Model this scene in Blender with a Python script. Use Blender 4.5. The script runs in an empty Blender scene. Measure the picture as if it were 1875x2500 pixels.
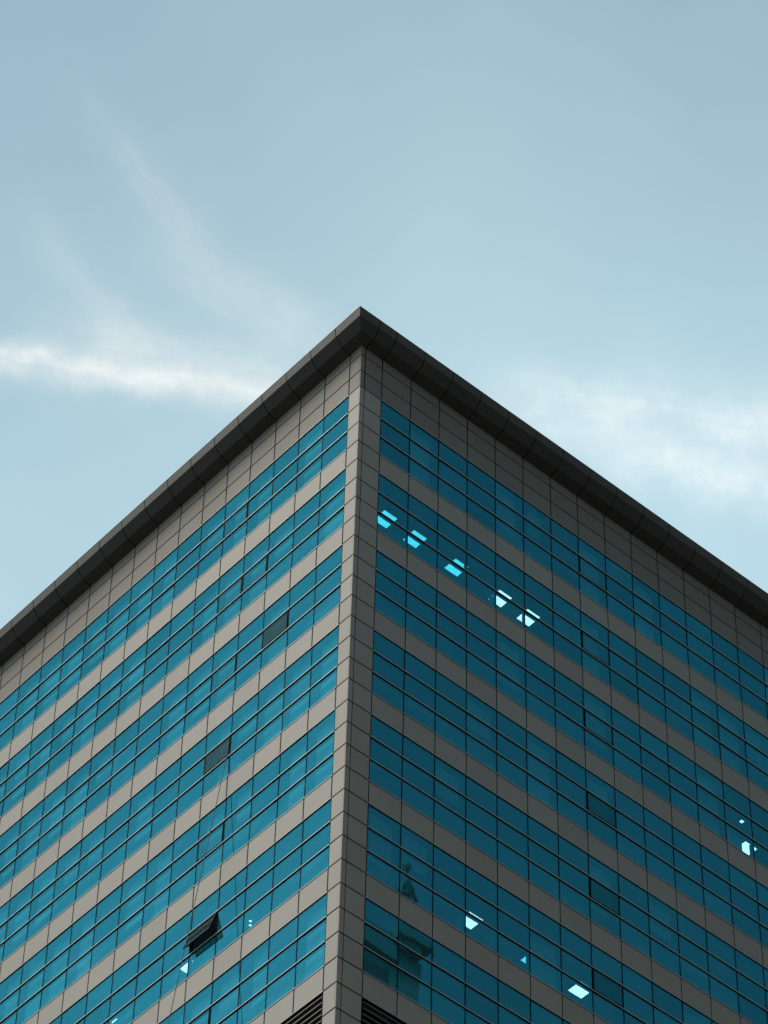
import bpy, bmesh, math, random
from mathutils import Vector, Matrix
random.seed(11)
S = bpy.context.scene
COL = S.collection

# ---------------------------------------------------------------- camera
ZT = 105.15                      # height of the top edge of the uppermost glass row
CAM = Vector((-52.688, -64.606, ZT - 103.5535))
RX = Vector((0.75202108, -0.65884076, 0.01982822))     # image right
RY = Vector((0.50832563, 0.56054331, -0.6537555))      # image down
RZ = Vector((0.41960619, 0.50171711, 0.75644602))      # looking direction
FPX = 8727.615                   # focal length in pixels of the 1875 px wide photograph
cam = bpy.data.cameras.new('camera')
co = bpy.data.objects.new('camera', cam)
COL.objects.link(co)
co.matrix_world = Matrix(((RX.x, -RY.x, -RZ.x, CAM.x), (RX.y, -RY.y, -RZ.y, CAM.y),
                          (RX.z, -RY.z, -RZ.z, CAM.z), (0, 0, 0, 1)))
cam.sensor_fit = 'HORIZONTAL'
cam.sensor_width = 36.0
cam.lens = 36.0 * FPX / 1875.0
cam.clip_start = 0.5
cam.clip_end = 6000
S.camera = co


def pix_dir(x, y):
    """World direction of a point of the 1875 x 2500 photograph (used for the sky, which is infinitely far away)."""
    d = RX * ((x - 937.5) / FPX) + RY * ((y - 1250.0) / FPX) + RZ
    return d.normalized()


def in_view(p):
    d = Vector(p) - CAM
    z = d.dot(RZ)
    x, y = 937.5 + FPX * d.dot(RX) / z, 1250 + FPX * d.dot(RY) / z
    return x, y


# ---------------------------------------------------------------- node helpers
class NT:
    def __init__(self, tree):
        self.t = tree

    def n(self, kind, **kw):
        nd = self.t.nodes.new(kind)
        for k, v in kw.items():
            setattr(nd, k, v)
        return nd

    def put(self, sock, v):
        if v is None:
            return
        if isinstance(v, bpy.types.NodeSocket):
            self.t.links.new(v, sock)
        else:
            sock.default_value = v

    def math(self, op, a, b=None, c=None, clamp=False):
        nd = self.n('ShaderNodeMath', operation=op)
        nd.use_clamp = clamp
        for i, v in enumerate((a, b, c)):
            self.put(nd.inputs[i], v)
        return nd.outputs[0]

    def vmath(self, op, a, b=None, scale=None):
        nd = self.n('ShaderNodeVectorMath', operation=op)
        self.put(nd.inputs[0], a)
        if b is not None:
            self.put(nd.inputs[1], b)
        if scale is not None:
            self.put(nd.inputs[3], scale)
        return nd.outputs[1] if op in ('DOT_PRODUCT', 'LENGTH') else nd.outputs[0]

    def noise(self, vec, scale, detail=3.0, rough=0.5, out=0, dist=0.0):
        nd = self.n('ShaderNodeTexNoise')
        self.put(nd.inputs['Vector'], vec)
        nd.inputs['Scale'].default_value = scale
        nd.inputs['Detail'].default_value = detail
        nd.inputs['Roughness'].default_value = rough
        nd.inputs['Distortion'].default_value = dist
        return nd.outputs[out]

    def ramp(self, v, lo, hi, a=0.0, b=1.0, smooth=True):
        nd = self.n('ShaderNodeMapRange')
        nd.interpolation_type = 'SMOOTHSTEP' if smooth else 'LINEAR'
        self.put(nd.inputs[0], v)
        for i, x in enumerate((lo, hi, a, b)):
            nd.inputs[i + 1].default_value = x
        return nd.outputs[0]

    def mix(self, f, a, b, blend='MIX'):
        nd = self.n('ShaderNodeMix', data_type='RGBA', blend_type=blend)
        self.put(nd.inputs[0], f)
        self.put(nd.inputs[6], a)
        self.put(nd.inputs[7], b)
        return nd.outputs[2]


# ---------------------------------------------------------------- sky, sun, exposure
SUN_EL, SUN_AZ = math.radians(62), math.radians(158)     # azimuth counted from +X towards +Y
sun_dir = Vector((math.cos(SUN_EL) * math.cos(SUN_AZ), math.cos(SUN_EL) * math.sin(SUN_AZ), math.sin(SUN_EL)))

# added brightness centre of the sky, set off the sun to shape facade light
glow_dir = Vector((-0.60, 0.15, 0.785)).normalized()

w = bpy.data.worlds.new('World')
S.world = w
w.use_nodes = True
T = NT(w.node_tree)
w.node_tree.nodes.clear()
tc = T.n('ShaderNodeTexCoord')
D = T.vmath('NORMALIZE', tc.outputs['Generated'])
sky = T.n('ShaderNodeTexSky')
sky.sky_type = 'NISHITA'
sky.sun_disc = False
sky.sun_elevation = SUN_EL
sky.sun_rotation = math.pi / 2 - SUN_AZ
sky.air_density = 1.0
sky.dust_density = 2.0
sky.ozone_density = 1.0

# thin high cloud: a pale veil and a few streaks, each fixed to its own direction in the sky
wn = T.noise(D, 9.0, 3.0, 0.55, out=1)
wn2 = T.noise(D, 46.0, 4.0, 0.6, out=1)
warp = T.vmath('ADD', T.vmath('SCALE', T.vmath('SUBTRACT', wn, (0.5, 0.5, 0.5)), scale=0.022),
               T.vmath('SCALE', T.vmath('SUBTRACT', wn2, (0.5, 0.5, 0.5)), scale=0.010))
DW = T.vmath('ADD', D, warp)
PX = 1.0 / FPX


def streak(p0, p1, width, strength, curve=0.0, fade=(120, 120), sharp=1.0, seed=0.0, rag=0.5, fibre=0.8):
    """Cloud streak between two directions; width and fade lengths in photograph pixels turned into angles."""
    a, b = pix_dir(*p0), pix_dir(*p1)
    n = a.cross(b).normalized()
    m = (a + b).normalized()
    t = n.cross(m).normalized()
    if t.dot(b) < 0:
        t = -t
    half = math.acos(max(-1, min(1, a.dot(b)))) / 2
    s = T.vmath('DOT_PRODUCT', D, tuple(t))
    d = T.vmath('DOT_PRODUCT', DW, tuple(n))
    if curve:
        d = T.math('SUBTRACT', d, T.math('MULTIPLY', T.math('MULTIPLY', s, s), curve))
    q = T.math('DIVIDE', d, width * PX)
    pos = T.math('MAXIMUM', q, 0.0)
    neg = T.math('MULTIPLY', T.math('MINIMUM', q, 0.0), sharp)
    q2 = T.math('ADD', T.math('MULTIPLY', pos, pos), T.math('MULTIPLY', neg, neg))
    g = T.math('EXPONENT', T.math('MULTIPLY', q2, -1.0))
    f1 = T.ramp(s, -half - fade[0] * PX, -half + fade[0] * PX)
    f2 = T.ramp(s, half + fade[1] * PX, half - fade[1] * PX)
    front = T.ramp(T.vmath('DOT_PRODUCT', D, tuple(m)), 0.2, 0.5)
    sv = T.vmath('ADD', D, (seed, seed * 0.7, 0.0))
    lump = T.ramp(T.noise(sv, 44.0, 5.0, 0.66), 0.32, 0.68, 1.0 - rag, 1.0)
    cb = T.n('ShaderNodeCombineXYZ')     # fibres drawn out along the streak
    T.put(cb.inputs[0], T.math('MULTIPLY', s, 30.0))
    T.put(cb.inputs[1], T.math('MULTIPLY', d, 260.0))
    cb.inputs[2].default_value = seed
    fib = T.ramp(T.noise(cb.outputs[0], 1.0, 5.0, 0.6, dist=0.6), 0.34, 0.66, 1.0 - rag * fibre, 1.0)
    g = T.math('MULTIPLY', g, fib)
    for k in (f1, f2, front, lump):
        g = T.math('MULTIPLY', g, k)
    return T.math('MULTIPLY', g, strength)


bands = [
    streak((-260, 842), (900, 1012), 42, 0.85, fade=(60, 60), sharp=1.3, seed=1.0, rag=0.6, fibre=0.45),
    streak((120, 845), (720, 930), 85, 0.40, fade=(120, 60), seed=1.7, rag=0.6, fibre=0.45),
    streak((60, 600), (430, 950), 46, 0.24, curve=-3.0, fade=(160, 120), seed=2.0, rag=0.5),
    streak((180, 340), (800, 860), 54, 0.20, curve=-3.2, fade=(240, 120), seed=3.0, rag=0.5),
    streak((400, 640), (820, 880), 50, 0.25, curve=-1.0, fade=(150, 120), seed=4.0, rag=0.5),
    streak((1200, 985), (2100, 1050), 95, 0.44, fade=(140, 60), seed=5.0, rag=0.6, fibre=0.4),
    streak((1450, 1100), (2100, 1240), 72, 0.52, fade=(180, 60), sharp=1.2, seed=6.0, rag=0.6, fibre=0.3),
]
band = bands[0]
for b in bands[1:]:
    band = T.math('SUBTRACT', 1.0, T.math('MULTIPLY', T.math('SUBTRACT', 1.0, band), T.math('SUBTRACT', 1.0, b)))

el = T.n('ShaderNodeSeparateXYZ')
T.put(el.inputs[0], D)
elev = el.outputs[2]
veil_low = T.ramp(elev, 0.87, 0.58, 0.42, 0.74, smooth=False)       # the air pales towards the horizon
mc = pix_dir(1050, 640)
lobe = T.math('SUBTRACT', 1.0, T.vmath('DOT_PRODUCT', D, tuple(mc)))
lobe = T.math('EXPONENT', T.math('DIVIDE', lobe, -0.0085))
soft = T.ramp(T.noise(DW, 7.0, 3.0, 0.5), 0.3, 0.72, -0.05, 0.06)
veil = T.math('ADD', T.math('ADD', veil_low, T.math('MULTIPLY', lobe, 0.15)), soft)
veil = T.math('MINIMUM', T.math('MAXIMUM', veil, 0.0), 1.0)
# sky brightens towards the added brightness centre and dims away from it
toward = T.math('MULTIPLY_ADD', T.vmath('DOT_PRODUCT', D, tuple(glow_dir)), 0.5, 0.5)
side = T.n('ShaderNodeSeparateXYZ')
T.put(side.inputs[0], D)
dim = T.ramp(side.outputs[1], -0.55, 0.40, 0.50, 1.0, smooth=False)      # sky dimmed on this side to darken the right facade and its glass
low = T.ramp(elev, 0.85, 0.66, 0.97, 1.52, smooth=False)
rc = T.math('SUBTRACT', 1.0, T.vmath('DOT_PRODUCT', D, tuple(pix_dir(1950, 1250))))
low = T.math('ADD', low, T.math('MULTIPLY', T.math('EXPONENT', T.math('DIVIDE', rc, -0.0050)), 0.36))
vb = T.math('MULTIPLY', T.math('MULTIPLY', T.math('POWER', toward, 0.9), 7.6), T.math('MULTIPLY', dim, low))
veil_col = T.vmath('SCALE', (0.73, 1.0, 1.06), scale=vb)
tint = T.mix(1.0, sky.outputs[0], (0.70, 1.0, 1.02, 1), 'MULTIPLY')
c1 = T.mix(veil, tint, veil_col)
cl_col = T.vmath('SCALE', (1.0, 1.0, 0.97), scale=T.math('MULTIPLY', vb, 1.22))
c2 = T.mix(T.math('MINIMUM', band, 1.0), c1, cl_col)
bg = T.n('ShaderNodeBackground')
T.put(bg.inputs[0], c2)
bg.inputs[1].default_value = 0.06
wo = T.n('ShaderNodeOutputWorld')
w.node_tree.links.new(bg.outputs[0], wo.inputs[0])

sl = bpy.data.lights.new('sun', 'SUN')
sl.energy = 2.25
sl.angle = math.radians(36)
sl.color = (1.0, 0.91, 0.80)
so = bpy.data.objects.new('sun', sl)
COL.objects.link(so)
so.rotation_euler = (-sun_dir).to_track_quat('-Z', 'Y').to_euler()
so.location = (-120, 40, 200)

S.view_settings.view_transform = 'Standard'
S.view_settings.look = 'None'
S.view_settings.exposure = 1.0
S.view_settings.gamma = 1.0
S.render.engine = 'CYCLES'
S.cycles.max_bounces = 8
S.cycles.transparent_max_bounces = 24
S.cycles.use_denoising = True
S.cycles.sample_clamp_indirect = 6.0


# ---------------------------------------------------------------- materials
def new_mat(name):
    m = bpy.data.materials.new(name)
    m.use_nodes = True
    m.node_tree.nodes.clear()
    t = NT(m.node_tree)
    out = t.n('ShaderNodeOutputMaterial')
    return m, t, out


def coat_mat(name, col, rough=0.5, metal=0.0, vary=0.06, grain=0.05, spec=0.5, dirt=0.0):
    """Coated sheet with slight differences from sheet to sheet, fine grain and faint rain runs."""
    m, t, out = new_mat(name)
    tc = t.n('ShaderNodeTexCoord')
    P = tc.outputs['Object']
    geo = t.n('ShaderNodeNewGeometry')
    isl = geo.outputs['Random Per Island']
    g = t.noise(P, 9.0, 5.0, 0.7)
    v = t.math('ADD', t.math('MULTIPLY', t.math('SUBTRACT', isl, 0.5), vary * 2),
               t.math('MULTIPLY', t.math('SUBTRACT', g, 0.5), grain * 2))
    big = t.noise(P, 0.35, 3.0, 0.5)
    v = t.math('ADD', v, t.math('MULTIPLY', t.math('SUBTRACT', big, 0.5), vary * 1.6))
    if dirt:
        mp = t.n('ShaderNodeMapping')
        t.put(mp.inputs[0], P)
        mp.inputs['Scale'].default_value = (7.0, 7.0, 0.55)
        run = t.ramp(t.noise(mp.outputs[0], 1.0, 4.0, 0.65), 0.52, 0.80)
        v = t.math('SUBTRACT', v, t.math('MULTIPLY', run, dirt))
    k = t.math('ADD', 1.0, v)
    base = t.vmath('SCALE', tuple(col), scale=k)
    bs = t.n('ShaderNodeBsdfPrincipled')
    t.put(bs.inputs['Base Color'], base)
    bs.inputs['Roughness'].default_value = rough
    bs.inputs['Metallic'].default_value = metal
    bs.inputs['Specular IOR Level'].default_value = spec
    t.put(bs.inputs['Normal'], None)
    bump = t.n('ShaderNodeBump')
    bump.inputs['Strength'].default_value = 0.06
    bump.inputs['Distance'].default_value = 0.02
    t.put(bump.inputs['Height'], t.noise(P, 1.3, 2.0, 0.5))
    t.put(bs.inputs['Normal'], bump.outputs[0])
    m.node_tree.links.new(bs.outputs[0], out.inputs[0])
    return m


def glass_mat(name, refl, body, trans, vary=0.10, sheen_amt=0.35):
    """Reflective solar-control glass: coloured mirror coat, tinted dusty body with painted sheen, dim view of the room behind."""
    m, t, out = new_mat(name)
    tc = t.n('ShaderNodeTexCoord')
    P = tc.outputs['Object']
    geo = t.n('ShaderNodeNewGeometry')
    isl = geo.outputs['Random Per Island']
    k = t.math('ADD', 1.0, t.math('MULTIPLY', t.math('SUBTRACT', isl, 0.5), vary * 2))
    # reflection and lit-ceiling streaks painted into the body colour, drawn out along the wall
    mp = t.n('ShaderNodeMapping')
    t.put(mp.inputs[0], P)
    mp.inputs['Scale'].default_value = (0.55, 0.55, 2.6)
    mp.inputs['Rotation'].default_value = (0.25, 0.25, 0.0)
    off = t.vmath('SCALE', (37.0, 11.0, 23.0), scale=isl)
    sheen = t.ramp(t.noise(t.vmath('ADD', mp.outputs[0], off), 1.0, 3.0, 0.5, dist=0.4), 0.42, 0.78)
    gate = t.ramp(isl, 0.35, 1.0, 0.25, 1.0)
    sheen = t.math('MULTIPLY', sheen, gate)
    fine = t.noise(P, 30.0, 4.0, 0.7)
    fk = t.math('ADD', t.math('ADD', 0.80, t.math('MULTIPLY', sheen, sheen_amt * 3.2)), t.math('MULTIPLY', fine, 0.06))
    bump = t.n('ShaderNodeBump')
    bump.inputs['Strength'].default_value = 0.05
    bump.inputs['Distance'].default_value = 0.02
    t.put(bump.inputs['Height'], t.noise(t.vmath('ADD', P, off), 0.9, 1.5, 0.5))
    gl = t.n('ShaderNodeBsdfGlossy')
    t.put(gl.inputs['Color'], t.vmath('SCALE', refl, scale=k))
    gl.inputs['Roughness'].default_value = 0.015
    t.put(gl.inputs['Normal'], bump.outputs[0])
    df = t.n('ShaderNodeBsdfDiffuse')
    t.put(df.inputs['Color'], t.vmath('SCALE', body, scale=fk))
    tr = t.n('ShaderNodeBsdfTransparent')
    tr.inputs['Color'].default_value = (*trans, 1)
    a = t.n('ShaderNodeAddShader')
    b = t.n('ShaderNodeAddShader')
    L = m.node_tree.links
    L.new(gl.outputs[0], a.inputs[0])
    L.new(df.outputs[0], a.inputs[1])
    L.new(a.outputs[0], b.inputs[0])
    L.new(tr.outputs[0], b.inputs[1])
    L.new(b.outputs[0], out.inputs[0])
    return m


def emit_mat(name, col, strength):
    m, t, out = new_mat(name)
    tc = t.n('ShaderNodeTexCoord')
    n = t.ramp(t.noise(tc.outputs['Object'], 6.0, 4.0, 0.6), 0.25, 0.75, 0.72, 1.12)
    e = t.n('ShaderNodeEmission')
    t.put(e.inputs[0], (*col, 1))
    t.put(e.inputs[1], t.math('MULTIPLY', n, strength))
    m.node_tree.links.new(e.outputs[0], out.inputs[0])
    return m


M = {}
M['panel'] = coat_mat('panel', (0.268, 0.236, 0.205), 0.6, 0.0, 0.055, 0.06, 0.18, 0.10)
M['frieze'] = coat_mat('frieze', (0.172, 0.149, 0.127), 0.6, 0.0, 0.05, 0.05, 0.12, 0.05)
M['cornice'] = coat_mat('cornice', (0.066, 0.056, 0.046), 0.6, 0.0, 0.05, 0.05, 0.15, 0.05)
M['soffit'] = coat_mat('soffit', (0.058, 0.050, 0.043), 0.6, 0.0, 0.05, 0.05, 0.25)
M['rail'] = coat_mat('rail', (0.30, 0.305, 0.30), 0.45, 0.2, 0.03, 0.05, 0.5)
M['dark'] = coat_mat('dark_metal', (0.004, 0.004, 0.005), 0.7, 0.0, 0.1, 0.1, 0.04)
M['slat'] = coat_mat('slat', (0.12, 0.112, 0.105), 0.5, 0.0, 0.05, 0.1, 0.4)
M['glass'] = glass_mat('teal_glass', (0.011, 0.108, 0.144), (0.010, 0.027, 0.029), (0.42, 0.62, 0.66))
M['greyish'] = glass_mat('greyish_glass', (0.032, 0.070, 0.074), (0.014, 0.020, 0.020), (0.20, 0.30, 0.32))  # greyer, darker coat and body colour than the teal glass
M['pale'] = glass_mat('grazing_glass', (0.085, 0.15, 0.165), (0.012, 0.018, 0.018), (0.25, 0.40, 0.42))  # grazing reflection of the tilted sash put into the coat colour
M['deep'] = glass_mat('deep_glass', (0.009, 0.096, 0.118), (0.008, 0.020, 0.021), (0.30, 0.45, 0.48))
M['room'] = coat_mat('room', (0.10, 0.10, 0.10), 0.8, 0.0, 0.05, 0.05, 0.2)
M['ceil'] = coat_mat('ceiling_tile', (0.16, 0.16, 0.155), 0.85, 0.0, 0.03, 0.05, 0.2)
M['blind'] = coat_mat('blind', (0.44, 0.43, 0.39), 0.8, 0.0, 0.1, 0.05, 0.2)
M['roof'] = coat_mat('roof_felt', (0.11, 0.11, 0.11), 0.9, 0.0, 0.1, 0.1, 0.2)
M['lamp'] = emit_mat('lamp', (0.18, 0.95, 1.1), 1.0)
M['lamp_bright'] = emit_mat('lamp_bright', (1.0, 1.0, 1.0), 1.6)
M['white'] = coat_mat('white_paint', (0.7, 0.7, 0.7), 0.5)
M['rope'] = coat_mat('rope', (0.03, 0.03, 0.032), 0.8)
M['stone'] = coat_mat('stone', (0.30, 0.31, 0.28), 0.7, 0.0, 0.08, 0.15, 0.3, 0.1)
M['bronze'] = coat_mat('bronze', (0.11, 0.12, 0.11), 0.5, 0.3, 0.05, 0.2, 0.5)
M['asphalt'] = coat_mat('asphalt', (0.05, 0.05, 0.052), 0.9, 0.0, 0.1, 0.2, 0.2)


# ---------------------------------------------------------------- mesh helpers
class MB:
    def __init__(self):
        self.v, self.f, self.mi = [], [], []

    def poly(self, pts, m=0):
        i = len(self.v)
        self.v += [tuple(p) for p in pts]
        self.f.append(tuple(range(i, i + len(pts))))
        self.mi.append(m)

    def solid(self, verts, faces, m=0):
        i = len(self.v)
        self.v += [tuple(p) for p in verts]
        for f in faces:
            self.f.append(tuple(i + k for k in f))
            self.mi.append(m)

    def box(self, a, b, m=0):
        x0, y0, z0 = a
        x1, y1, z1 = b
        self.solid([(x0, y0, z0), (x1, y0, z0), (x1, y1, z0), (x0, y1, z0), (x0, y0, z1), (x1, y0, z1), (x1, y1, z1), (x0, y1, z1)],
                   [(0, 3, 2, 1), (4, 5, 6, 7), (0, 1, 5, 4), (1, 2, 6, 5), (2, 3, 7, 6), (3, 0, 4, 7)], m)

    def fbox(self, face, u0, u1, o0, o1, z0, z1, m=0, c=0.0):
        """Box on a facade: along u, from depth o0 (inside) out to o1, with a chamfered outer edge."""
        P = lambda u, o, z: fpt(face, u, o, z)
        if c <= 0:
            vs = [P(u0, o0, z0), P(u1, o0, z0), P(u1, o0, z1), P(u0, o0, z1), P(u0, o1, z0), P(u1, o1, z0), P(u1, o1, z1), P(u0, o1, z1)]
            fs = [(3, 2, 1, 0), (4, 5, 6, 7), (0, 1, 5, 4), (1, 2, 6, 5), (2, 3, 7, 6), (3, 0, 4, 7)]
        else:
            vs = [P(u0, o0, z0), P(u1, o0, z0), P(u1, o0, z1), P(u0, o0, z1),
                  P(u0, o1 - c, z0), P(u1, o1 - c, z0), P(u1, o1 - c, z1), P(u0, o1 - c, z1),
                  P(u0 + c, o1, z0 + c), P(u1 - c, o1, z0 + c), P(u1 - c, o1, z1 - c), P(u0 + c, o1, z1 - c)]
            fs = [(3, 2, 1, 0), (0, 1, 5, 4), (1, 2, 6, 5), (2, 3, 7, 6), (3, 0, 4, 7),
                  (4, 5, 9, 8), (5, 6, 10, 9), (6, 7, 11, 10), (7, 4, 8, 11), (8, 9, 10, 11)]
        if face == 'L':
            fs = [tuple(reversed(f)) for f in fs]
        self.solid(vs, fs, m)

    def build(self, name, mats, parent=None, **props):
        me = bpy.data.meshes.new(name)
        me.from_pydata(self.v, [], self.f)
        for mt in (mats if isinstance(mats, (list, tuple)) else [mats]):
            me.materials.append(mt)
        me.polygons.foreach_set('material_index', self.mi)
        me.update()
        o = bpy.data.objects.new(name, me)
        COL.objects.link(o)
        o.parent = parent
        for k, v in props.items():
            o[k] = v
        return o


def fpt(face, u, o, z):
    """Point of a facade: u along the wall from the corner, o outwards, z above the top edge of the glass."""
    return (-o, u, z + ZT) if face == 'L' else (u, -o, z + ZT)


def empty(name, loc, label, cat, group=None):
    o = bpy.data.objects.new(name, None)
    COL.objects.link(o)
    o.location = loc
    o['label'] = label
    o['category'] = cat
    if group:
        o['group'] = group
    return o


def tag(o, label=None, cat=None, group=None, kind=None):
    for k, v in (('label', label), ('category', cat), ('group', group), ('kind', kind)):
        if v:
            o[k] = v
    return o


# ---------------------------------------------------------------- ground
g = MB()
g.box((-3000, -3000, -1.0), (3000, 3000, 0.0))
tag(g.build('ground', M['asphalt']), kind='structure')

# ---------------------------------------------------------------- the office tower
H = 1.05
PIER = {'L': 0.651, 'R': 1.0645}
BAY = {'L': 1.44298, 'R': 1.43812}
NB = {'L': 26, 'R': 26}                 # bays built on each side
NF = 7                                  # glazed floors above the louvre storey
HS = 0.895 * H                          # height of a top course
GO = -0.026                              # glass is set back this far
tower = bpy.data.objects.new('office_tower', None)
COL.objects.link(tower)
tag(tower, 'grey panelled office tower corner with teal glass floors under a dark cornice', 'office building')
END = {f: PIER[f] + BAY[f] * NB[f] for f in 'LR'}


def ucol(face, n):
    return PIER[face] + BAY[face] * n


# inner structure
DEPTH = 16.0
core = MB()
core.box((7.0, 7.0, 0.0), (END['R'], END['L'], ZT - 0.2))
core.build('core_wall', M['room'], tower)
for k in range(-1, NF):
    zc = -4 * (k + 1) * H + 0.05        # ceiling of the storey below
    sb = MB()
    sb.box((0.13, 0.13, ZT + zc), (END['R'], END['L'], ZT + zc + 0.85))
    sb.build('floor_slab', M['ceil'], tower)

shaft = MB()                            # plain lower storeys down to the pavement
zl = -36 * H
shaft.box((0.30, 0.30, 0.0), (END['R'], END['L'], ZT + zl))
shaft.build('lower_wall', M['panel'], tower)
rf = MB()
rf.box((0.12, 0.12, ZT + 2.2), (END['R'], END['L'], ZT + 2.9))
rf.build('roof', M['roof'], tower)
bk = MB()                               # dark sheathing behind the panel joints
for k in range(NF):
    for f in 'LR':
        bk.fbox(f, 0.13, END[f], -0.12, -0.045, -(4 * k + 4) * H + 0.02, -(4 * k + 3) * H - 0.02)
for f in 'LR':
    bk.fbox(f, 0.045, PIER[f] - 0.02, -0.12, -0.045, zl, 0.0)
    bk.fbox(f, 0.13, END[f], -0.12, -0.045, 0.001, 2.45)
bk.build('sheathing', M['dark'], tower)


# corner pier, wrapped round both sides
GAP = 0.027
CH = 0.008
pier = MB()
rows = [(-k * H, -(k + 1) * H) for k in range(0, 36)]
for z1, z0 in rows:
    pier.fbox('L', 0.052, PIER['L'] - GAP, -0.04, 0.0, z0 + GAP, z1 - GAP, 0, CH)
    pier.fbox('R', 0.0, 0.2256 - GAP * 0.7, -0.05, 0.0, z0 + GAP, z1 - GAP, 0, CH)
    pier.fbox('R', 0.2256 + GAP * 0.7, PIER['R'] - GAP, -0.04, 0.0, z0 + GAP, z1 - GAP, 0, CH)
pier.build('corner_pier', M['panel'], tower)

# two full courses and a cut course of panels under the cornice, along each side
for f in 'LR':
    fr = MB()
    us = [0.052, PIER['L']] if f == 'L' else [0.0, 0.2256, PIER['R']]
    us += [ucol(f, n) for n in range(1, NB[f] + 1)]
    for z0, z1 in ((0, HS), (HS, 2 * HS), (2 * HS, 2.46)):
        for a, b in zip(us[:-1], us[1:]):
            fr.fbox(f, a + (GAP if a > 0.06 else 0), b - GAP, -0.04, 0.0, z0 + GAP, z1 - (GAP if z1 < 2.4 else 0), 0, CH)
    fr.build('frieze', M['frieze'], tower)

# spandrel bands between the glazed floors
for k in range(NF):
    for f in 'LR':
        sp = MB()
        z1, z0 = -(4 * k + 3) * H, -(4 * k + 4) * H
        for n in range(NB[f]):
            sp.fbox(f, ucol(f, n) + GAP, ucol(f, n + 1) - GAP, -0.04, 0.0, z0 + GAP, z1 - GAP, 0, CH)
        sp.build('spandrel', M['panel'], tower)

# horizontal rails at every course; they turn the corner, so each storey line is one rail per side
for i in range(0, 29):
    for f in 'LR':
        r = MB()
        z = -i * H
        a = PIER[f] - 0.018
        if i % 4 in (1, 2):
            r.fbox(f, a, END[f], GO - 0.02, 0.014, z - 0.022, z + 0.024, 0, 0.006)
            r.fbox(f, a, END[f], GO - 0.004, 0.004, z - 0.034, z - 0.0221, 1)  # dark strip paints the shade under the rail
            r.fbox(f, a, END[f], -0.15, GO - 0.021, z - 0.040, z + 0.030, 1)
        elif i % 4 == 3:
            r.fbox(f, a, END[f], -0.05, 0.012, z - 0.004, z + 0.034, 0, 0.005)
            r.fbox(f, a, END[f], -0.10, -0.012, z - 0.034, z - 0.0041, 1)
        else:
            r.fbox(f, a, END[f], -0.05, 0.006, z + 0.0, z + 0.034, 0, 0.005)
            r.fbox(f, a, END[f], -0.15, -0.004, z - 0.016, z - 0.0001, 1)  # dark strip deepens the shaded underside of the band
        r.build('rail', [M['rail'], M['dark']], tower)

# dark vertical bars at every bay line, one per storey-high run
for f in 'LR':
    for n in range(NB[f] + 1):
        mb = MB()
        u = ucol(f, n)
        for k in range(NF):
            mb.fbox(f, u - 0.018, u + 0.018, -0.16, GO + 0.010, -(4 * k + 3) * H + 0.05, -4 * k * H - 0.05)
        mb.build('mullion', M['dark'], tower)

# windows: one per bay and storey, three panes in each
SASH = {('L', 4): {3: ('greyish', 1.2), 4: ('tint', 0.8), 5: ('open', 17.5), 6: ('tint', 1.0), 0: ('shut', 0), 1: ('shut', 0), 2: ('shut', 0)},
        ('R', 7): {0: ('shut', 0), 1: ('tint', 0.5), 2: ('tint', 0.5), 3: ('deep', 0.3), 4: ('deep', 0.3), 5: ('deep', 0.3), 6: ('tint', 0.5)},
        ('L', 2): {2: ('greyish', 0.9)},
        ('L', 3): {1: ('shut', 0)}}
SASH_LABEL = {'deep': 'darker opening sash', 'greyish': 'greyer opening sash', 'tint': 'opening sash slightly ajar', 'open': 'opening sash tilted wide open', 'shut': 'opening sash with a thicker dark frame'}


def pane(mb, f, u0, u1, z0, z1, m=0, tilt=0.0):
    """One sheet of glass 8 mm thick, never quite plane with its neighbours."""
    a = [random.gauss(0, 0.0016) for _ in range(4)]
    P = lambda u, o, z: fpt(f, u, o, z)
    fr = [P(u0, GO + a[0], z0), P(u1, GO + a[1], z0), P(u1, GO + a[2], z1), P(u0, GO + a[0] + a[2] - a[1], z1)]
    bkk = [P(u0, GO - 0.008 + a[0], z0), P(u1, GO - 0.008 + a[1], z0), P(u1, GO - 0.008 + a[2], z1), P(u0, GO - 0.008 + a[0] + a[2] - a[1], z1)]
    fs = [(0, 1, 2, 3), (7, 6, 5, 4), (0, 4, 5, 1), (1, 5, 6, 2), (2, 6, 7, 3), (3, 7, 4, 0)]
    if f == 'L':
        fs = [tuple(reversed(x)) for x in fs]
    mb.solid(fr + bkk, fs, m)


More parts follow.
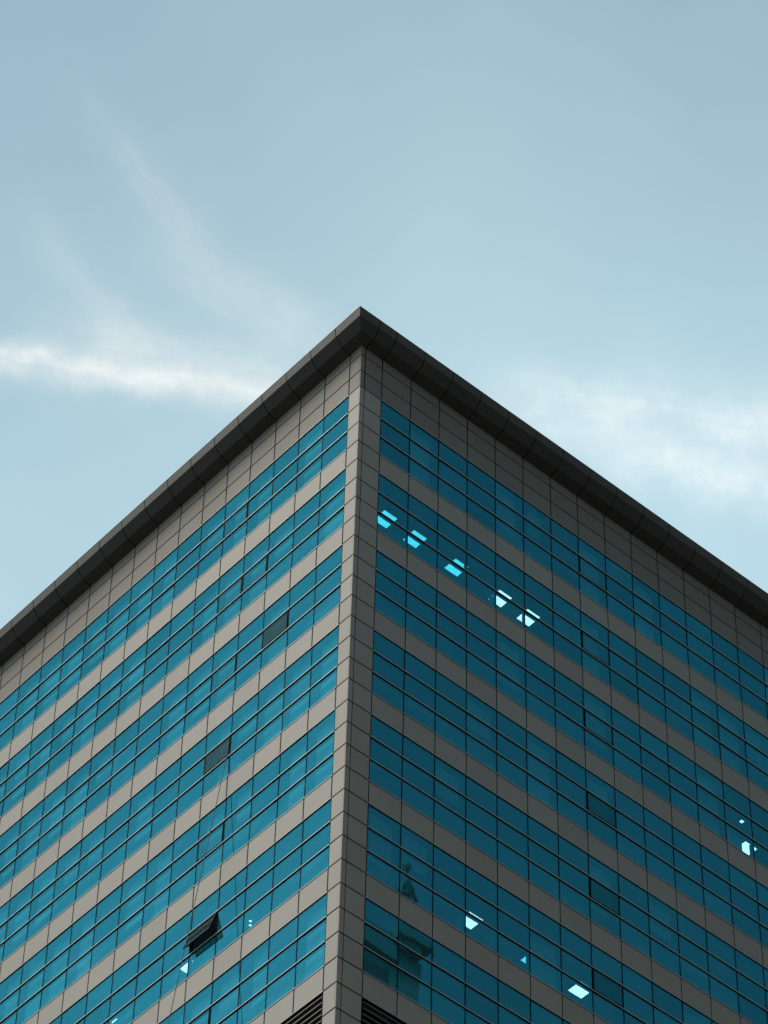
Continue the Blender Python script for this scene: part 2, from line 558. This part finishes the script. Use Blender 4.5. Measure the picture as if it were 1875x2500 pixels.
def make_sash(f, n, k, spec, parent):
    kind, ang = spec
    z1, z0 = -(4 * k + 1) * H - 0.056, -(4 * k + 2) * H + 0.056
    u0, u1 = ucol(f, n) + 0.032, ucol(f, n + 1) - 0.032
    a = math.radians(ang)
    sm = MB()
    L = z1 - z0
    t = 0.024 if f == 'R' else 0.034
    oh = GO + 0.012                      # hinge line

    def Q(u, s, d):                      # s down from the hinge, d outwards from the glass
        return fpt(f, u, oh + s * math.sin(a) + d * math.cos(a), z1 - s * math.cos(a) + d * math.sin(a))

    def bar(ua, ub, sa, sb, m, da=-0.03, db=0.016):
        vs = [Q(ua, sa, da), Q(ub, sa, da), Q(ub, sb, da), Q(ua, sb, da), Q(ua, sa, db), Q(ub, sa, db), Q(ub, sb, db), Q(ua, sb, db)]
        fs = [(0, 1, 2, 3), (7, 6, 5, 4), (4, 5, 1, 0), (5, 6, 2, 1), (6, 7, 3, 2), (7, 4, 0, 3)]
        if f == 'L':
            fs = [tuple(reversed(x)) for x in fs]
        sm.solid(vs, fs, m)
    bar(u0, u1, 0, t, 1)
    bar(u0, u1, L - t, L, 1)
    bar(u0, u0 + t, t, L - t, 1)
    bar(u1 - t, u1, t, L - t, 1)
    bar(u0 + t, u1 - t, t, L - t, 0, -0.006, 0.004)
    gl = {'greyish': M['greyish'], 'open': M['pale'], 'deep': M['deep']}.get(kind, M['glass'])
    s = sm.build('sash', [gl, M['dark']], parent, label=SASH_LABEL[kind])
    if kind == 'open':
        for uu in (u0 + 0.05, u1 - 0.05):
            st = MB()
            p = Vector(Q(uu, L * 0.62, -0.02))
            q = Vector(fpt(f, uu, GO - 0.02, z1 - L * 0.93))
            tube(st, [p, q], 0.012)
            st.build('stay', M['dark'], s)
    return s


def tube(mb, pts, r, m=0, sides=8):
    rings = []
    for i, p in enumerate(pts):
        p = Vector(p)
        d = (Vector(pts[min(i + 1, len(pts) - 1)]) - Vector(pts[max(i - 1, 0)])).normalized()
        a = d.cross(Vector((0.3, 0.2, 1.0)) if abs(d.z) < 0.9 else Vector((1, 0, 0))).normalized()
        b = d.cross(a)
        rr = r[i] if isinstance(r, (list, tuple)) else r
        rings.append([p + (a * math.cos(t) + b * math.sin(t)) * rr for t in (2 * math.pi * j / sides for j in range(sides))])
    vs = [v for ring in rings for v in ring]
    fs = []
    for i in range(len(pts) - 1):
        for j in range(sides):
            k = (j + 1) % sides
            fs.append((i * sides + j, i * sides + k, (i + 1) * sides + k, (i + 1) * sides + j))
    fs.append(tuple(reversed(range(sides))))
    fs.append(tuple(range((len(pts) - 1) * sides, len(pts) * sides)))
    mb.solid(vs, fs, m)


def blind_for(f, n, k):
    rnd = random.Random(f'{f}{n}{k}')
    pr = 0.62 if f == 'L' else 0.30
    lit = (f, k) == ('R', 1) and n < 7 or (f, k) == ('R', 5) and 1 < n < 8 or (f, k) == ('R', 2) and n > 11 or (f, k) == ('L', 5) and n < 10
    if (f, n, k) == ('L', 4, 5):
        return [(ucol(f, 4) + 0.05, ucol(f, 5) + 0.27, -23 * H + 0.06, -22 * H - 0.06)]
    if (f, n, k) == ('R', 5, 5):
        return [(ucol(f, 5) + 0.04, ucol(f, 6) - 0.05, -23 * H + 0.06, -21 * H - 0.06)]
    if (f, n, k) == ('R', 2, 5):
        return [(ucol(f, 3) - 0.15, ucol(f, 3) + 0.20, -23 * H + 0.06, -22 * H - 0.06)]
    if (f, n, k) == ('R', 3, 1):
        return [(ucol(f, 4) - 0.12, ucol(f, 4) + 0.20, -7 * H + 0.06, -6 * H - 0.06)]
    if (f, n, k) == ('R', 12, 2):
        return [(ucol(f, 12.15), ucol(f, 12.735), -11 * H + 0.06, -10 * H - 0.06), (ucol(f, 13.02), ucol(f, 13.20), -11 * H + 0.06, -10 * H - 0.06)]
    if rnd.random() > pr or lit:
        return None
    top = -4 * k * H - 0.10
    drop = rnd.choice([1.0, 1.0, 0.72, 0.45, 0.9]) * (3 * H - 0.2)
    return [(ucol(f, n) + 0.10 + 0.3 * rnd.random() * rnd.random(), ucol(f, n + 1) - 0.10 - 0.5 * rnd.random() * rnd.random(), top - drop, top)]


bays = []
for f in 'LR':
    for k in range(NF):
        for n in range(NB[f]):
            c = Vector(fpt(f, ucol(f, n + 0.5), 0, -(4 * k + 1.5) * H))
            x, y = in_view(c)
            dist = (c - CAM).length
            vis = 60 < x < 1815 and y < 2440
            near = 0 if vis else 1000
            if (f, n) in SASH and k in SASH[(f, n)]:
                near = -1000
            bays.append((near + dist, f, k, n))
bays.sort()
far_w, far_b = MB(), MB()
for rank, (_, f, k, n) in enumerate(bays):
    own = rank < 100
    mb = MB() if own else far_w
    spec = SASH.get((f, n), {}).get(k)
    if spec and own:
        wd = bpy.data.objects.new('window', None)
        COL.objects.link(wd)
        wd.parent = tower
    u0, u1 = ucol(f, n) + 0.0185, ucol(f, n + 1) - 0.0185
    for j in range(3):
        if spec and j == 1:
            continue
        if spec and own:
            mb = MB()
        pane(mb, f, u0, u1, -(4 * k + j + 1) * H + 0.03, -(4 * k + j) * H - 0.03)
        if spec and own:
            mb.build('pane', M['glass'], wd)
    bl = blind_for(f, n, k)
    if own:
        if not spec:
            wd = mb.build('window', M['glass'], tower)
        else:
            make_sash(f, n, k, spec, wd)
        if bl:
            for q in bl:
                b = MB()
                b.fbox(f, q[0], q[1], -0.26, -0.245, q[2], q[3])
                b.build('blind', M['blind'], wd)
    elif bl:
        for q in bl:
            far_b.fbox(f, q[0], q[1], -0.26, -0.245, q[2], q[3])
tag(far_w.build('window', M['glass'], tower), kind='stuff')
tag(far_b.build('blind', M['blind'], tower), kind='stuff')

# louvred storey under the glazed floors
for f in 'LR':
    lv = MB()
    z1, z0 = -28 * H - 0.05, -35 * H
    s = z1 - 0.10
    while s > z0:
        P = lambda u, o, z: fpt(f, u, o, z)
        a, b = PIER[f] + 0.06, END[f]
        vs = [P(a, -0.20, s + 0.10), P(b, -0.20, s + 0.10), P(b, -0.20, s + 0.13), P(a, -0.20, s + 0.13),
              P(a, -0.035, s), P(b, -0.035, s), P(b, -0.035, s + 0.035), P(a, -0.035, s + 0.035)]
        fs = [(3, 2, 1, 0), (4, 5, 6, 7), (0, 1, 5, 4), (1, 2, 6, 5), (2, 3, 7, 6), (3, 0, 4, 7)]
        lv.solid(vs, fs if f == 'R' else [tuple(reversed(x)) for x in fs])
        s -= 0.245
    g = lv.build('louvre_grille', M['slat'], tower)
    fm = MB()
    fm.fbox(f, PIER[f] - 0.01, PIER[f] + 0.055, -0.28, -0.02, z0, z1)
    fm.fbox(f, 0.14, END[f], -0.29, -0.281, z0, z1)
    fm.build('louvre_frame', M['dark'], g)

# cornice: three-sided profile, one sheet per bay, mitred at the corner
PROF = [(0.0, 2.406), (0.418, 2.552), (0.742, 2.915), (0.795, 3.36)]
cor = bpy.data.objects.new('cornice', None)
COL.objects.link(cor)
cor.parent = tower
for si, nm in ((0, 'soffit'), (1, 'soffit'), (2, 'fascia')):
    (oa, za), (ob, zb) = PROF[si], PROF[si + 1]
    dl = Vector((ob - oa, zb - za)).normalized()
    nin = Vector((-dl.y, dl.x))          # towards the inside of the profile
    if nin.x > 0 and si == 2:
        nin = -nin
    mb = MB()
    for f in 'LR':
        js = [None] + ([PIER['L']] if f == 'L' else [0.2256, PIER['R']]) + [ucol(f, n) for n in range(1, NB[f] + 1)]
        flip = f == 'L'

        def slab(ua0, ub0, ua1, ub1, th0, th1, m, e=0.0):
            # ua at profile point a, ub at point b; th = depth below the outer surface
            a_, b_ = Vector((oa, za)) + dl * e, Vector((ob, zb)) - dl * e
            vs = []
            for th in (th0, th1):
                for (pt, u) in ((a_, ua0), (a_, ua1), (b_, ub1), (b_, ub0)):
                    q = pt + nin * th
                    vs.append(fpt(f, u, q.x, q.y))
            fs = [(0, 1, 2, 3), (7, 6, 5, 4), (0, 4, 5, 1), (1, 5, 6, 2), (2, 6, 7, 3), (3, 7, 4, 0)]
            mb.solid(vs, [tuple(reversed(x)) for x in fs] if flip else fs, m)
        for a, b in zip(js[:-1], js[1:]):
            if a is None:
                slab(-oa + 0.004, -ob + 0.004, b - 0.018, b - 0.018, 0.0, 0.03, 0, 0.004)
            else:
                slab(a + 0.018, a + 0.018, b - 0.018, b - 0.018, 0.0, 0.03, 0, 0.004)
        slab(-oa + 0.06, -ob + 0.06, END[f], END[f], 0.026, 0.05, 1, 0.0)
    mb.build(nm, [M['cornice'] if nm == 'fascia' else M['soffit'], M['dark']], cor)
cap = MB()
for f in 'LR':
    for (o0, o1, z0, z1) in ((-0.4, 0.80, 3.362, 3.385), (-0.02, 0.66, 2.98, 3.355)):
        vs = [fpt(f, -o0 if o0 > 0 else 0.0, o0, z0), fpt(f, END[f], o0, z0), fpt(f, END[f], o1, z0), fpt(f, -o1 + 0.004, o1, z0),
              fpt(f, -o0 if o0 > 0 else 0.0, o0, z1), fpt(f, END[f], o0, z1), fpt(f, END[f], o1, z1), fpt(f, -o1 + 0.004, o1, z1)]
        fs = [(0, 1, 2, 3), (7, 6, 5, 4), (0, 4, 5, 1), (1, 5, 6, 2), (2, 6, 7, 3), (3, 7, 4, 0)]
        cap.solid(vs, fs if f == 'R' else [tuple(reversed(x)) for x in fs], 0)
cap.build('coping', M['cornice'], cor)

# ---------------------------------------------------------------- lit ceiling lights inside the rooms
LAMPS = [  # x0, y0, storey, material, label
    (2.37, 1.20, 1, 'lamp', 'lit ceiling panel behind the shaded side, uppermost and nearest the corner'),
    (3.82, 1.20, 1, 'lamp', 'lit ceiling panel second from the corner in the upper lit room'),
    (5.90, 1.22, 1, 'lamp', 'deep cyan lit ceiling panel in the middle of the upper lit row of five'),
    (8.16, 1.27, 1, 'lamp_bright', 'lit ceiling panel seen as a thin bar over a small triangle'),
    (9.60, 1.28, 1, 'lamp_bright', 'lit ceiling panel at the far end of the upper row of five'),
    (6.99, 1.62, 5, 'lamp_bright', 'bright white ceiling panel nearest the corner in the lower lit room'),
    (9.91, 1.62, 5, 'lamp', 'mostly hidden ceiling panel, a small cyan triangle in the lower lit room'),
    (12.16, 1.65, 5, 'lamp_bright', 'bright ceiling panel with a notched end, last of the lower lit row'),
    (21.24, 1.72, 2, 'lamp_bright', 'tall bright white ceiling panel by the edge of the shaded side'),
    (20.055, 0.74, 2, 'lamp_bright', 'tiny lit triangle of a ceiling panel above the tall bright one'),
    (1.58, 9.86, 5, 'lamp_bright', 'white lit triangle of a ceiling panel below the open sash'),
]
for x0, y0, k, mt, lab in LAMPS:
    z = ZT - 4 * k * H + 0.05
    e = empty('ceiling_light', (x0 + 0.335, y0 + 0.335, z), lab, 'ceiling light', 'lit ceiling lights in the rooms')
    a = MB()
    if lab.startswith('tiny'):
        e.scale = (0.24, 0.22, 1)
    for bx in ((-.335, -.335, .335, -.315), (-.335, .315, .335, .335), (-.335, -.315, -.315, .315), (.315, -.315, .335, .315)):
        a.box((bx[0], bx[1], -0.03), (bx[2], bx[3], -0.001))
    a.build('frame', M['white'], e)
    d = MB()
    d.box((-.314, -.314, -0.022), (.314, .314, -0.004))
    d.build('diffuser', M[mt], e)
for i, (x, y, lab) in enumerate([(1.83, 6.98, 'tiny round lit spotlight under the ceiling, right of the open sash'),
                                 (1.96, 7.15, 'tiny lit spotlight just below its twin, right of the open sash')]):
    e = empty('spotlight', (x, y, ZT - 20 * H + 0.05), lab, 'spotlight', 'lit spotlights in the room with the open sash')
    a = MB()
    tube(a, [(0, 0, -0.001), (0, 0, -0.05)], 0.055, sides=14)
    a.build('housing', M['white'], e)
    d = MB()
    tube(d, [(0, 0, -0.0505), (0, 0, -0.056)], 0.045, sides=14)
    d.build('bulb', M['lamp_bright'], e)
e = empty('tube_light', (1.59, 14.31, ZT - 20 * H + 0.05), 'short lit tube light at the bottom edge of the sunnier side', 'tube light')
a = MB()
a.box((-0.06, -0.35, -0.04), (0.06, 0.35, -0.001))
a.build('housing', M['white'], e)
d = MB()
tube(d, [(0, -0.32, -0.062), (0, 0.32, -0.062)], 0.02)
d.build('tube', M['lamp_bright'], e)

# ---------------------------------------------------------------- rope let out of the dark sash to the ground
rp = MB()
pts = []
for i in range(25):
    t = i / 24
    z = -14.62 * (1 - t) + (-ZT + 0.03) * t
    o = 0.02 + 0.1105 * (-14.62 - z) + 0.15 * math.sin(math.pi * t)
    pts.append(fpt('L', 6.523, o, z))
tube(rp, pts, 0.013)
tag(rp.build('rope', M['rope']), 'thin dark rope hanging slack past the open sash on the paler side', 'rope')

# ---------------------------------------------------------------- the building across the street, seen in the glass
nb = bpy.data.objects.new('neighbouring_tower', None)
COL.objects.link(nb)
nb.location = (14, -32, 0)
tag(nb, 'dark neighbouring tower mirrored in the lower glass beside the corner pier', 'office building')
TOPZ = ZT + 4.2
b = MB()
b.box((-10.0, -14.0, 0), (11.6, 6.4, TOPZ - 1.0))
b.build('wall', M['stone'], nb)
b = MB()
b.box((-10.3, -14.3, TOPZ - 1.0), (11.35, 6.7, TOPZ))
b.build('parapet', M['stone'], nb)
for i in range(6):
    z = TOPZ - 3.4 - i * 3.6
    for j in range(7):
        wv = MB()
        wv.box((-9.2 + j * 2.9, 6.4, z), (-7.3 + j * 2.9, 6.46, z + 1.7))
        wv.build('window', M['greyish'], nb)
pd = MB()
pd.box((9.9, 5.2, TOPZ), (11.9, 6.9, TOPZ + 0.5))
pd.box((9.6, 5.4, TOPZ), (9.89, 6.6, TOPZ + 0.3))
pd.build('pedestal', M['stone'], nb)

# rooftop statue: one skinned figure with both arms folded
verts = [(0, 0, 2.25), (0, 0, 2.8), (0.02, 0, 3.4), (0.02, 0, 3.75), (0.04, 0.03, 4.0), (0.04, 0.04, 4.4),
         (-0.14, 0, 2.1), (-0.16, 0.05, 1.15), (-0.18, 0, 0.1), (-0.18, 0.25, 0.03),
         (0.14, 0, 2.1), (0.16, 0.08, 1.15), (0.16, 0, 0.1), (0.16, 0.25, 0.03),
         (-0.30, 0, 3.25), (-0.42, 0.12, 2.6), (-0.02, 0.32, 2.62),
         (0.34, 0, 3.25), (0.50, 0.12, 2.6), (0.10, 0.34, 2.75), (-0.08, 0.34, 2.95)]
edges = [(0, 1), (1, 2), (2, 3), (3, 4), (4, 5), (0, 6), (6, 7), (7, 8), (8, 9), (0, 10), (10, 11), (11, 12), (12, 13),
         (2, 14), (14, 15), (15, 16), (2, 17), (17, 18), (18, 19), (19, 20)]
rad = [.24, .22, .26, .12, .19, .23, .18, .13, .09, .08, .18, .13, .09, .08, .13, .10, .08, .13, .10, .08, .08]
me = bpy.data.meshes.new('statue')
me.from_pydata(verts, edges, [])
st = bpy.data.objects.new('statue', me)
COL.objects.link(st)
st.location = (24.75, -25.6, TOPZ + 0.5)
st.location.x = 24.72
sm_ = st.modifiers.new('skin', 'SKIN')
for i, sv in enumerate(me.skin_vertices[0].data):
    sv.radius = (rad[i], rad[i] * 0.85)
me.skin_vertices[0].data[0].use_root = True
st.modifiers.new('sub', 'SUBSURF').levels = 2
st.modifiers['sub'].render_levels = 2
me.materials.append(M['bronze'])
tag(st, 'dark standing statue with folded arms, mirrored in the glass by the corner', 'statue')
